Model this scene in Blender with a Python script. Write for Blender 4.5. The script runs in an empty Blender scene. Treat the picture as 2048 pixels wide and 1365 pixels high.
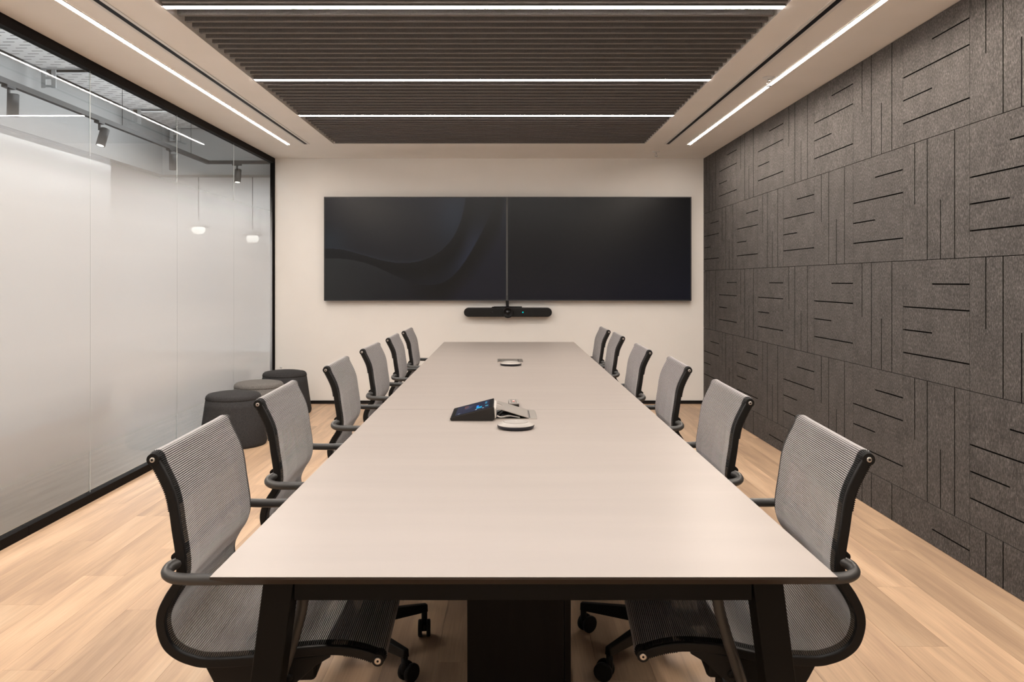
import bpy, math, random
from mathutils import Vector, Matrix, noise
random.seed(7)
S = bpy.context.scene
COL = S.collection
PI = math.pi

# ------------------------------------------------------------------ camera
CZ = 1.317                      # camera height; it looks along +Y from x=0, y=0
cam_d = bpy.data.cameras.new('camera')
cam_d.sensor_width = 36.0
cam_d.lens = 1592.0 / 2048.0 * 36.0
cam_d.shift_x = 14.0 / 2048.0
cam_d.shift_y = -120.5 / 2048.0
cam_d.clip_start = 0.02
cam = bpy.data.objects.new('camera', cam_d)
cam.location = (0, 0, CZ)
cam.rotation_euler = (PI / 2, 0, 0)
COL.objects.link(cam)
S.camera = cam

# ------------------------------------------------------------------ world, exposure
w = bpy.data.worlds.new('world'); S.world = w
w.use_nodes = True
w.node_tree.nodes['Background'].inputs[0].default_value = (0.75, 0.85, 1.0, 1)
w.node_tree.nodes['Background'].inputs[1].default_value = 0.3
S.view_settings.view_transform = 'Standard'
S.view_settings.look = 'None'
S.view_settings.gamma = 1.0
S.view_settings.use_curve_mapping = False
S.view_settings.exposure = 0.22
S.cycles.use_light_tree = False
S.cycles.max_bounces = 6
S.cycles.diffuse_bounces = 4
S.cycles.glossy_bounces = 3
S.cycles.transmission_bounces = 4
S.cycles.transparent_max_bounces = 10
SIDE_L = 132.0       # radiance of the two long ceiling lines
CROSS_L = 84.0      # radiance of the lines between the baffles
WARM = (1.0, 0.885, 0.775)
NEUT = (1.0, 0.93, 0.87)

def area(loc, sx, sy, power, color, rot=(0, 0, 0)):
    d = bpy.data.lights.new('corridor_fill_light', 'AREA')
    d.shape = 'RECTANGLE'; d.size = sx; d.size_y = sy
    d.energy = power; d.color = color
    o = bpy.data.objects.new('corridor_fill_light', d)
    o.location = loc; o.rotation_euler = rot
    COL.objects.link(o)
    return o
# unseen fill lights added to brighten the space beyond the glass
COOL = (0.97, 0.985, 1.0)
for yy in (0.5, 3.0, 5.5, 8.0):
    area((-2.80, yy, 2.99), 0.20, 1.8, 36, COOL, (0, PI * 0.46, 0))      # added fill hidden behind the glass head, aimed at the bulkhead
area((-5.5, 12.0, 3.3), 3.0, 3.0, 200, COOL)
area((-7.0, 9.2, 3.3), 2.0, 1.0, 45, COOL)

# ------------------------------------------------------------------ materials
def mat(name, col, rough=0.5, metal=0.0, spec=0.5, **kw):
    m = bpy.data.materials.new(name); m.use_nodes = True
    b = m.node_tree.nodes['Principled BSDF']
    b.inputs['Base Color'].default_value = (*col, 1)
    b.inputs['Roughness'].default_value = rough
    b.inputs['Metallic'].default_value = metal
    b.inputs['Specular IOR Level'].default_value = spec
    m['b'] = 1
    return m
def P(m): return m.node_tree.nodes['Principled BSDF']
def N(m, t, **kw):
    n = m.node_tree.nodes.new(t)
    for k, v in kw.items(): setattr(n, k, v)
    return n
def L(m, a, b): m.node_tree.links.new(a, b)
def emis(name, col, strength):
    m = bpy.data.materials.new(name); m.use_nodes = True
    nt = m.node_tree; nt.nodes.clear()
    e = nt.nodes.new('ShaderNodeEmission'); o = nt.nodes.new('ShaderNodeOutputMaterial')
    e.inputs[0].default_value = (*col, 1); e.inputs[1].default_value = strength
    nt.links.new(e.outputs[0], o.inputs[0])
    return m
def noise_mat(name, c1, c2, scale, rough, detail=4, stretch=(1, 1, 1), bump=0.0, lo=0.35, hi=0.65, spec=0.5, bscale=None):
    m = mat(name, c1, rough, spec=spec)
    tc = N(m, 'ShaderNodeTexCoord'); mp = N(m, 'ShaderNodeMapping'); mp.inputs['Scale'].default_value = stretch
    n = N(m, 'ShaderNodeTexNoise'); n.inputs['Scale'].default_value = scale; n.inputs['Detail'].default_value = detail
    r = N(m, 'ShaderNodeValToRGB')
    r.color_ramp.elements[0].position = lo; r.color_ramp.elements[1].position = hi
    r.color_ramp.elements[0].color = (*c1, 1); r.color_ramp.elements[1].color = (*c2, 1)
    L(m, tc.outputs['Object'], mp.inputs[0]); L(m, mp.outputs[0], n.inputs['Vector'])
    L(m, n.outputs['Fac'], r.inputs[0]); L(m, r.outputs[0], P(m).inputs['Base Color'])
    if bump:
        bp = N(m, 'ShaderNodeBump'); bp.inputs['Strength'].default_value = bump; bp.inputs['Distance'].default_value = 0.002
        L(m, n.outputs['Fac'], bp.inputs['Height']); L(m, bp.outputs[0], P(m).inputs['Normal'])
    return m

M = {}
M['paint'] = noise_mat('white_paint', (0.80, 0.77, 0.73), (0.82, 0.79, 0.75), 3, 0.75, bump=0.02)
M['ceil'] = noise_mat('ceiling_paint', (0.86, 0.83, 0.79), (0.88, 0.85, 0.815), 3, 0.8)
M['recess'] = mat('recess_black', (0.02, 0.019, 0.018), 0.9)
M['baffle'] = noise_mat('baffle_felt', (0.155, 0.146, 0.140), (0.205, 0.193, 0.186), 220, 0.95, spec=0.1, bump=0.1)
M['black'] = mat('black_powder_coat', (0.008, 0.007, 0.007), 0.45, spec=0.25)
M['blackmatte'] = mat('black_matte', (0.008, 0.0075, 0.0075), 0.6, spec=0.2)
M['blackplastic'] = noise_mat('black_plastic', (0.007, 0.0065, 0.006), (0.009, 0.008, 0.0075), 300, 0.45, bump=0.02, spec=0.22)
M['armplastic'] = mat('arm_plastic', (0.045, 0.043, 0.041), 0.38, spec=0.5)
M['chrome'] = mat('chrome', (0.75, 0.75, 0.76), 0.12, 1.0)
M['steel'] = mat('brushed_steel', (0.62, 0.57, 0.52), 0.35, 1.0)
M['rail'] = mat('rail_brown_black', (0.006, 0.0045, 0.004), 0.6, spec=0.06)
M['side'] = emis('line_lamp_warm', WARM, SIDE_L)
M['cross'] = emis('line_lamp_neutral', NEUT, CROSS_L)
M['flange'] = mat('flange_white', (0.72, 0.71, 0.69), 0.35)
M['slot'] = mat('slot_black', (0.003, 0.003, 0.006), 0.5, spec=0.1)
M['tabletop'] = noise_mat('table_laminate', (0.335, 0.293, 0.264), (0.362, 0.318, 0.287), 2.2, 0.34, detail=6, stretch=(0.6, 5, 1), lo=0.3, hi=0.7, spec=0.45)
M['tableedge'] = mat('table_edge', (0.040, 0.030, 0.024), 0.5, spec=0.3)
M['tableblack'] = mat('table_frame_black', (0.005, 0.0045, 0.004), 0.5, spec=0.15)
M['tablebox'] = noise_mat('cable_box_black', (0.006, 0.0045, 0.004), (0.008, 0.006, 0.005), 8, 0.55, stretch=(6, 6, 1), spec=0.15)
M['rib'] = mat('mesh_rib', (0.40, 0.375, 0.37), 0.42, spec=0.6)
M['ribdark'] = mat('mesh_edge', (0.010, 0.009, 0.009), 0.6, spec=0.25)
M['pouf_dark'] = noise_mat('charcoal_felt', (0.030, 0.030, 0.032), (0.052, 0.050, 0.050), 160, 0.95, spec=0.15, bump=0.25)
M['pouf_grey'] = noise_mat('grey_felt', (0.12, 0.114, 0.108), (0.19, 0.178, 0.166), 160, 0.95, spec=0.15, bump=0.25)
M['bezel'] = mat('screen_bezel', (0.03, 0.031, 0.033), 0.5, 0.2)
M['bezel_light'] = mat('screen_seam_bezel', (0.055, 0.055, 0.055), 0.5, 0.2)
M['white'] = mat('white_plastic', (0.70, 0.66, 0.61), 0.4)
M['podtop'] = noise_mat('pod_fabric', (0.27, 0.25, 0.23), (0.34, 0.315, 0.29), 500, 0.8, bump=0.2)
M['podring'] = mat('pod_ring', (0.34, 0.31, 0.28), 0.35)
M['podside'] = mat('pod_side', (0.022, 0.021, 0.028), 0.45, spec=0.3)
M['remote'] = mat('remote_grey', (0.25, 0.23, 0.21), 0.45)
M['red'] = mat('button_red', (0.75, 0.15, 0.12), 0.5)
M['lightgrey'] = mat('light_grey', (0.8, 0.78, 0.75), 0.5)
M['graphite'] = mat('graphite', (0.020, 0.017, 0.015), 0.5, spec=0.25)
M['cavity'] = mat('cavity_black', (0.004, 0.004, 0.005), 0.6)
M['led'] = emis('status_led', (0.0, 0.55, 0.55), 0.9)
M['cwhite'] = mat('corridor_white', (0.80, 0.80, 0.80), 0.8)
M['cgrey'] = noise_mat('corridor_grey', (0.205, 0.203, 0.202), (0.225, 0.223, 0.222), 2, 0.85)
M['cwall'] = mat('corridor_wall_white', (0.56, 0.55, 0.545), 0.8)
M['ctrim'] = mat('corridor_trim_grey', (0.13, 0.13, 0.135), 0.8)
M['cdark'] = mat('corridor_slab_grey', (0.30, 0.30, 0.31), 0.9)
M['cfloor'] = noise_mat('corridor_wood', (0.24, 0.18, 0.145), (0.31, 0.24, 0.19), 3, 0.45, stretch=(6, 0.5, 1))
M['galv'] = mat('galvanised_bracket', (0.28, 0.28, 0.28), 0.5, 0.4)
M['lampglow'] = emis('pendant_glow', (1.0, 0.97, 0.9), 3.2)
M['spotglow'] = emis('spot_lens', (1.0, 0.93, 0.82), 3.0)

# wood of the floor planks: grain along Y, a tone for each plank
def wood():
    m = mat('oak_plank', (0.5, 0.33, 0.2), 0.42, spec=0.4)
    tc = N(m, 'ShaderNodeTexCoord'); oi = N(m, 'ShaderNodeObjectInfo')
    ad = N(m, 'ShaderNodeVectorMath', operation='MULTIPLY_ADD')
    ad.inputs[1].default_value = (1, 1, 1)
    sc = N(m, 'ShaderNodeVectorMath', operation='SCALE'); sc.inputs[0].default_value = (7.3, 11.7, 3.1)
    L(m, oi.outputs['Random'], sc.inputs['Scale'])
    L(m, tc.outputs['Object'], ad.inputs[0]); L(m, sc.outputs[0], ad.inputs[2])
    mp = N(m, 'ShaderNodeMapping'); mp.inputs['Scale'].default_value = (6.5, 0.6, 1)
    L(m, ad.outputs[0], mp.inputs[0])
    n1 = N(m, 'ShaderNodeTexNoise'); n1.inputs['Scale'].default_value = 1.6; n1.inputs['Detail'].default_value = 5; n1.inputs['Distortion'].default_value = 0.6
    L(m, mp.outputs[0], n1.inputs['Vector'])
    mp2 = N(m, 'ShaderNodeMapping'); mp2.inputs['Scale'].default_value = (70, 2.5, 1)
    L(m, ad.outputs[0], mp2.inputs[0])
    n2 = N(m, 'ShaderNodeTexNoise'); n2.inputs['Scale'].default_value = 2.0; n2.inputs['Detail'].default_value = 4
    L(m, mp2.outputs[0], n2.inputs['Vector'])
    r = N(m, 'ShaderNodeValToRGB'); cr = r.color_ramp
    cr.elements[0].position = 0.25; cr.elements[0].color = (0.37, 0.245, 0.165, 1)
    cr.elements[1].position = 0.72; cr.elements[1].color = (0.63, 0.455, 0.305, 1)
    e = cr.elements.new(0.45); e.color = (0.485, 0.33, 0.215, 1)
    e = cr.elements.new(0.58); e.color = (0.575, 0.395, 0.255, 1)
    L(m, n1.outputs['Fac'], r.inputs[0])
    mx = N(m, 'ShaderNodeMix', data_type='RGBA', blend_type='MULTIPLY'); mx.inputs[0].default_value = 1.0
    r2 = N(m, 'ShaderNodeMapRange'); r2.inputs[1].default_value = 0.3; r2.inputs[2].default_value = 0.7; r2.inputs[3].default_value = 0.90; r2.inputs[4].default_value = 1.05
    L(m, n2.outputs['Fac'], r2.inputs[0])
    L(m, r.outputs[0], mx.inputs[6]); L(m, r2.outputs[0], mx.inputs[7])
    mx2 = N(m, 'ShaderNodeMix', data_type='RGBA', blend_type='MULTIPLY'); mx2.inputs[0].default_value = 1.0
    r3 = N(m, 'ShaderNodeMapRange'); r3.inputs[3].default_value = 0.86; r3.inputs[4].default_value = 1.12
    L(m, oi.outputs['Random'], r3.inputs[0])
    L(m, mx.outputs[2], mx2.inputs[6]); L(m, r3.outputs[0], mx2.inputs[7])
    L(m, mx2.outputs[2], P(m).inputs['Base Color'])
    bp = N(m, 'ShaderNodeBump'); bp.inputs['Strength'].default_value = 0.04; bp.inputs['Distance'].default_value = 0.001
    L(m, n2.outputs['Fac'], bp.inputs['Height']); L(m, bp.outputs[0], P(m).inputs['Normal'])
    return m
M['wood'] = wood()
M['subfloor'] = mat('floor_joint', (0.36, 0.24, 0.15), 0.8)

# felt acoustic tile: dark grey with pale fibres
def felt():
    m = mat('tile_felt', (0.06, 0.055, 0.05), 0.95, spec=0.12)
    tc = N(m, 'ShaderNodeTexCoord'); oi = N(m, 'ShaderNodeObjectInfo')
    sc = N(m, 'ShaderNodeVectorMath', operation='SCALE'); sc.inputs[0].default_value = (3.3, 17.7, 9.1)
    L(m, oi.outputs['Random'], sc.inputs['Scale'])
    ad = N(m, 'ShaderNodeVectorMath', operation='ADD')
    L(m, tc.outputs['Object'], ad.inputs[0]); L(m, sc.outputs[0], ad.inputs[1])
    mp = N(m, 'ShaderNodeMapping'); mp.inputs['Scale'].default_value = (1, 1, 0.45)
    L(m, ad.outputs[0], mp.inputs[0])
    n = N(m, 'ShaderNodeTexNoise'); n.inputs['Scale'].default_value = 170; n.inputs['Detail'].default_value = 5; n.inputs['Roughness'].default_value = 0.7
    L(m, mp.outputs[0], n.inputs['Vector'])
    n3 = N(m, 'ShaderNodeTexNoise'); n3.inputs['Scale'].default_value = 9; n3.inputs['Detail'].default_value = 3
    L(m, ad.outputs[0], n3.inputs['Vector'])
    r = N(m, 'ShaderNodeValToRGB'); cr = r.color_ramp
    cr.elements[0].position = 0.34; cr.elements[0].color = (0.048, 0.044, 0.042, 1)
    cr.elements[1].position = 0.76; cr.elements[1].color = (0.22, 0.204, 0.192, 1)
    e = cr.elements.new(0.52); e.color = (0.088, 0.081, 0.077, 1)
    L(m, n.outputs['Fac'], r.inputs[0])
    mx = N(m, 'ShaderNodeMix', data_type='RGBA', blend_type='MULTIPLY'); mx.inputs[0].default_value = 1.0
    r3 = N(m, 'ShaderNodeMapRange'); r3.inputs[1].default_value = 0.3; r3.inputs[2].default_value = 0.7; r3.inputs[3].default_value = 0.86; r3.inputs[4].default_value = 1.12
    L(m, n3.outputs['Fac'], r3.inputs[0])
    L(m, r.outputs[0], mx.inputs[6]); L(m, r3.outputs[0], mx.inputs[7])
    L(m, mx.outputs[2], P(m).inputs['Base Color'])
    bp = N(m, 'ShaderNodeBump'); bp.inputs['Strength'].default_value = 0.25; bp.inputs['Distance'].default_value = 0.002
    L(m, n.outputs['Fac'], bp.inputs['Height']); L(m, bp.outputs[0], P(m).inputs['Normal'])
    return m
M['felt'] = felt()
M['feltgroove'] = mat('tile_groove', (0.008, 0.0075, 0.007), 0.95, spec=0.05)

# clear glass and glass with a graded frosted film (clear top and foot, milky middle)
def glass(name, film):
    m = bpy.data.materials.new(name); m.use_nodes = True
    nt = m.node_tree; nt.nodes.clear()
    nw = nt.nodes.new
    out = nw('ShaderNodeOutputMaterial')
    tr = nw('ShaderNodeBsdfTransparent'); tr.inputs[0].default_value = (0.93, 0.95, 0.95, 1)
    gl = nw('ShaderNodeBsdfGlossy'); gl.inputs['Roughness'].default_value = 0.0
    fr = nw('ShaderNodeFresnel'); fr.inputs[0].default_value = 1.32
    mx = nw('ShaderNodeMixShader')
    ge = nw('ShaderNodeNewGeometry'); iv = nw('ShaderNodeMath'); iv.operation = 'SUBTRACT'; iv.inputs[0].default_value = 1.0
    ml = nw('ShaderNodeMath'); ml.operation = 'MULTIPLY'          # outer faces mirror, inner faces let pass
    nt.links.new(ge.outputs['Backfacing'], iv.inputs[1]); nt.links.new(iv.outputs[0], ml.inputs[0]); nt.links.new(fr.outputs[0], ml.inputs[1])
    nt.links.new(ml.outputs[0], mx.inputs[0]); nt.links.new(tr.outputs[0], mx.inputs[1]); nt.links.new(gl.outputs[0], mx.inputs[2])
    if not film:
        nt.links.new(mx.outputs[0], out.inputs[0]); return m
    df = nw('ShaderNodeBsdfDiffuse'); df.inputs[0].default_value = (0.80, 0.79, 0.78, 1)
    tl = nw('ShaderNodeBsdfTranslucent'); tl.inputs[0].default_value = (0.92, 0.93, 0.94, 1)
    m1 = nw('ShaderNodeMixShader'); m1.inputs[0].default_value = 0.55
    nt.links.new(df.outputs[0], m1.inputs[1]); nt.links.new(tl.outputs[0], m1.inputs[2])
    g2 = nw('ShaderNodeBsdfGlossy'); g2.inputs['Roughness'].default_value = 0.22
    f2 = nw('ShaderNodeFresnel'); f2.inputs[0].default_value = 1.4
    m2 = nw('ShaderNodeMixShader')
    nt.links.new(f2.outputs[0], m2.inputs[0]); nt.links.new(m1.outputs[0], m2.inputs[1]); nt.links.new(g2.outputs[0], m2.inputs[2])
    tc = nw('ShaderNodeTexCoord'); sp = nw('ShaderNodeSeparateXYZ')
    nt.links.new(tc.outputs['Object'], sp.inputs[0])
    mr = nw('ShaderNodeMapRange'); mr.inputs[1].default_value = 0.0; mr.inputs[2].default_value = 2.6
    nt.links.new(sp.outputs['Z'], mr.inputs[0])
    rp = nw('ShaderNodeValToRGB'); cr = rp.color_ramp
    pts = [(0.05, 0.04), (0.2, 0.16), (0.42, 0.46), (0.7, 0.82), (0.95, 0.96), (1.5, 0.97), (1.72, 0.86), (1.90, 0.62), (2.08, 0.26), (2.22, 0.06), (2.36, 0.0)]
    cr.elements[0].position = pts[0][0] / 2.6; cr.elements[0].color = (pts[0][1],) * 3 + (1,)
    cr.elements[1].position = pts[-1][0] / 2.6; cr.elements[1].color = (pts[-1][1],) * 3 + (1,)
    for z, v in pts[1:-1]:
        e = cr.elements.new(z / 2.6); e.color = (v, v, v, 1)
    nt.links.new(mr.outputs[0], rp.inputs[0])
    m3 = nw('ShaderNodeMixShader')
    nt.links.new(rp.outputs[0], m3.inputs[0]); nt.links.new(mx.outputs[0], m3.inputs[1]); nt.links.new(m2.outputs[0], m3.inputs[2])
    nt.links.new(m3.outputs[0], out.inputs[0])
    return m
M['glass'] = glass('clear_glass', False)
M['film'] = glass('graded_film_glass', True)
M['joint'] = mat('polished_glass_edge', (0.9, 0.93, 0.92), 0.25)
P(M['joint']).inputs['Transmission Weight'].default_value = 0.6

# mesh cloth base sheet: dark, partly see-through
def sheet():
    m = bpy.data.materials.new('mesh_ground'); m.use_nodes = True
    nt = m.node_tree; b = nt.nodes['Principled BSDF']; o = nt.nodes['Material Output']
    b.inputs['Base Color'].default_value = (0.012, 0.011, 0.0105, 1); b.inputs['Roughness'].default_value = 0.8; b.inputs['Specular IOR Level'].default_value = 0.15
    t = nt.nodes.new('ShaderNodeBsdfTransparent'); x = nt.nodes.new('ShaderNodeMixShader'); x.inputs[0].default_value = 0.90
    nt.links.new(t.outputs[0], x.inputs[1]); nt.links.new(b.outputs[0], x.inputs[2]); nt.links.new(x.outputs[0], o.inputs[0])
    return m
M['sheet'] = sheet()

# perforated metal: pale with rows of dark slots
def perf():
    m = mat('perforated_metal', (0.72, 0.72, 0.73), 0.5)
    tc = N(m, 'ShaderNodeTexCoord')
    mp = N(m, 'ShaderNodeMapping'); mp.inputs['Rotation'].default_value = (0, 0, PI / 2)
    br = N(m, 'ShaderNodeTexBrick'); br.offset = 0.5
    br.inputs['Color1'].default_value = (0.045, 0.045, 0.05, 1); br.inputs['Color2'].default_value = (0.045, 0.045, 0.05, 1)
    br.inputs['Mortar'].default_value = (0.74, 0.74, 0.75, 1)
    br.inputs['Scale'].default_value = 1.0; br.inputs['Mortar Size'].default_value = 0.034
    br.inputs['Brick Width'].default_value = 0.16; br.inputs['Row Height'].default_value = 0.082
    br.inputs['Mortar Smooth'].default_value = 0.0
    L(m, tc.outputs['Object'], br.inputs['Vector']); L(m, br.outputs['Color'], P(m).inputs['Base Color'])
    return m
M['perf'] = perf()

# picture on a screen, stored per vertex
def screen_mat(name, strength, rough, spec=0.5):
    m = mat(name, (0.003, 0.003, 0.0035), rough, spec=spec)
    a = N(m, 'ShaderNodeAttribute'); a.attribute_name = 'picture'
    L(m, a.outputs['Color'], P(m).inputs['Emission Color'])
    P(m).inputs['Emission Strength'].default_value = strength
    return m
M['screen'] = screen_mat('wall_screen', 1.0, 0.25, 0.2)
M['tabscreen'] = screen_mat('panel_screen', 1.0, 0.12)

for k_ in ('screen', 'tabscreen', 'led', 'spotglow'): M[k_].cycles.emission_sampling = 'NONE'

# ------------------------------------------------------------------ mesh builder
class MB:
    def __init__(s): s.v = []; s.f = []; s.m = []; s.sm = []
    def add(s, vs, fs, mi=0, smooth=False):
        o = len(s.v); s.v += [tuple(p) for p in vs]
        for f in fs: s.f.append([i + o for i in f]); s.m.append(mi); s.sm.append(smooth)
        return s
    def box(s, x0, x1, y0, y1, z0, z1, mi=0):
        return s.add([(x0,y0,z0),(x1,y0,z0),(x1,y1,z0),(x0,y1,z0),(x0,y0,z1),(x1,y0,z1),(x1,y1,z1),(x0,y1,z1)],
              [(0,3,2,1),(4,5,6,7),(0,1,5,4),(1,2,6,5),(2,3,7,6),(3,0,4,7)], mi)
    def hexa(s, lo, hi, mi=0):      # two quads, lower and upper
        return s.add(list(lo) + list(hi), [(0,3,2,1),(4,5,6,7),(0,1,5,4),(1,2,6,5),(2,3,7,6),(3,0,4,7)], mi)
    def tube(s, pts, r, n=10, mi=0, cap=True, flat=1.0):
        pts = [Vector(p) for p in pts]; rings = []
        rr = r if isinstance(r, (list, tuple)) else [r] * len(pts)
        up = None
        for i, p in enumerate(pts):
            t = (pts[min(i + 1, len(pts) - 1)] - pts[max(i - 1, 0)]).normalized()
            if up is None:
                up = Vector((0, 0, 1)) if abs(t.z) < 0.9 else Vector((1, 0, 0))
            sd = t.cross(up).normalized(); up = sd.cross(t).normalized()
            rings.append([p + sd * math.cos(2*PI*k/n) * rr[i] + up * math.sin(2*PI*k/n) * rr[i] * flat for k in range(n)])
        vs = [q for rg in rings for q in rg]; fs = []
        for i in range(len(pts) - 1):
            for k in range(n):
                a = i*n + k; b = i*n + (k+1) % n
                fs.append((a, b, b + n, a + n))
        s.add(vs, fs, mi, True)
        if cap:
            o = len(s.v) - len(vs)
            s.f.append([o + k for k in range(n)][::-1]); s.m.append(mi); s.sm.append(False)
            s.f.append([len(s.v) - n + k for k in range(n)]); s.m.append(mi); s.sm.append(False)
        return s
    def lathe(s, prof, n=32, c=(0, 0, 0), mi=0, axis='z', smooth=True, mis=None):
        vs = []
        for r, z in prof:
            for k in range(n):
                a = 2*PI*k/n; x, y = r*math.cos(a), r*math.sin(a)
                q = (x, y, z) if axis == 'z' else ((x, z, y) if axis == 'y' else (z, x, y))
                vs.append((q[0]+c[0], q[1]+c[1], q[2]+c[2]))
        o = len(s.v); s.v += vs
        for i in range(len(prof) - 1):
            for k in range(n):
                a = o + i*n + k; b = o + i*n + (k+1) % n
                f = [a, b, b+n, a+n]
                if axis == 'y': f = f[::-1]
                s.f.append(f); s.m.append(mis[i] if mis else mi); s.sm.append(smooth)
        if prof[0][0] > 1e-6:
            f = [o + k for k in range(n)]; s.f.append(f if axis == 'y' else f[::-1]); s.m.append(mi); s.sm.append(False)
        if prof[-1][0] > 1e-6:
            f = [o + (len(prof)-1)*n + k for k in range(n)]; s.f.append(f[::-1] if axis == 'y' else f); s.m.append(mis[-1] if mis else mi); s.sm.append(False)
        return s
    def prism(s, poly, y0, y1, mi=0, plane='xz'):
        n = len(poly)
        mk = (lambda p, h: (p[0], h, p[1])) if plane == 'xz' else ((lambda p, h: (p[0], p[1], h)) if plane == 'xy' else (lambda p, h: (h, p[0], p[1])))
        vs = [mk(p, y0) for p in poly] + [mk(p, y1) for p in poly]
        fs = [list(range(n)), list(range(2*n - 1, n - 1, -1))] + [(i, i + n, (i+1) % n + n, (i+1) % n) for i in range(n)]
        return s.add(vs, fs, mi)
    def mesh(s, name, mats):
        me = bpy.data.meshes.new(name)
        me.from_pydata(s.v, [], s.f)
        for m in (mats if isinstance(mats, (list, tuple)) else [mats]): me.materials.append(M[m] if isinstance(m, str) else m)
        me.polygons.foreach_set('material_index', s.m); me.polygons.foreach_set('use_smooth', s.sm)
        me.update(); me.validate()
        return me
    def build(s, name, mats, parent=None, loc=None):
        return link(name, s.mesh(name, mats), parent, loc)
def link(name, me, parent=None, loc=None):
    o = bpy.data.objects.new(name, me); COL.objects.link(o)
    if parent is not None: o.parent = parent
    if loc is not None: o.location = loc
    return o
def empty(name, loc=(0, 0, 0), rz=0.0):
    o = bpy.data.objects.new(name, None); COL.objects.link(o)
    o.location = loc; o.rotation_euler = (0, 0, rz); o.empty_display_size = 0.1
    return o
def tag(o, label=None, cat=None, group=None, kind=None):
    if label: o['label'] = label
    if cat: o['category'] = cat
    if group: o['group'] = group
    if kind: o['kind'] = kind
    return o
def bev(o, wdt, seg=2, ang=0.6):
    b = o.modifiers.new('bevel', 'BEVEL'); b.width = wdt; b.segments = seg; b.limit_method = 'ANGLE'; b.angle_limit = ang
    b.harden_normals = False
    return o
def copy_tree(o, parent=None):
    c = o.copy(); COL.objects.link(c); c.parent = parent
    for ch in list(o.children): copy_tree(ch, c)
    return c
def struct(o, label=None, cat=None):
    return tag(o, label, cat, kind='structure')
def catmull(pts, k=6):
    pts = [Vector(p) for p in pts]; out = []
    for i in range(len(pts) - 1):
        p0 = pts[max(i-1, 0)]; p1 = pts[i]; p2 = pts[i+1]; p3 = pts[min(i+2, len(pts)-1)]
        for j in range(k):
            t = j / k
            out.append(0.5 * ((2*p1) + (p2-p0)*t + (2*p0-5*p1+4*p2-p3)*t*t + (3*p1-p0-3*p2+p3)*t**3))
    out.append(pts[-1]); return out

# ------------------------------------------------------------------ the room shell
XL, XR = -2.473, 2.125
YB, YF = 8.52, -1.0
H = 2.629
RX0, RX1, RY1, RY0 = -1.643, 1.340, 7.62, -0.6      # baffle recess
PTH = 0.012                                         # plank and tile thickness

# floor with planks
fl = MB().box(XL - 0.04, XR + 0.06, YF - 0.1, YB + 0.1, -0.12, -PTH).build('floor', 'subfloor')
struct(fl, 'oak plank floor of the meeting room', 'floor')
PW, PLN = 0.183, 1.22
pm = MB()
g = 0.0004
pm.box(-PW/2 + g, PW/2 - g, -PLN/2 + g, PLN/2 - g, -PTH, 0.0)
plank_me = pm.mesh('plank', 'wood')
short = {}
ncol = int(math.ceil((XR - XL + 0.06) / PW))
for c in range(ncol):
    x = XR + 0.02 - PW/2 - c * PW
    off = (c * 0.437 + 0.11 * math.sin(c * 5.1)) % PLN
    y = 3.0 - off - 4 * PLN
    while y < YB:
        a, b = max(y, YF), min(y + PLN, YB)
        if b - a > 0.03:
            if b - a > PLN - 1e-4:
                link('plank', plank_me, fl, (x, y + PLN/2, 0))
            else:
                MB().box(-PW/2 + g, PW/2 - g, -(b-a)/2 + g, (b-a)/2 - g, -PTH, 0.0).build('plank', 'wood', fl, (x, (a+b)/2, 0))
        y += PLN

# back and rear walls
wb = MB().box(XL - 0.02, XR + 0.06, YB, YB + 0.12, -0.012, H + 0.3).build('wall_back', 'paint'); struct(wb, 'white painted wall behind the two screens', 'wall')
wr = MB().box(XL - 0.02, XR + 0.06, YF - 0.12, YF, -0.012, H + 0.3).build('wall_rear', 'paint'); struct(wr, 'white wall behind the camera', 'wall')
bb = MB().box(XL + 0.05, XR - 0.001, YB - 0.012, YB - 0.0005, 0.0, 0.036).build('baseboard_back', 'black'); struct(bb, 'thin black skirting along the white back wall', 'baseboard')

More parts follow.
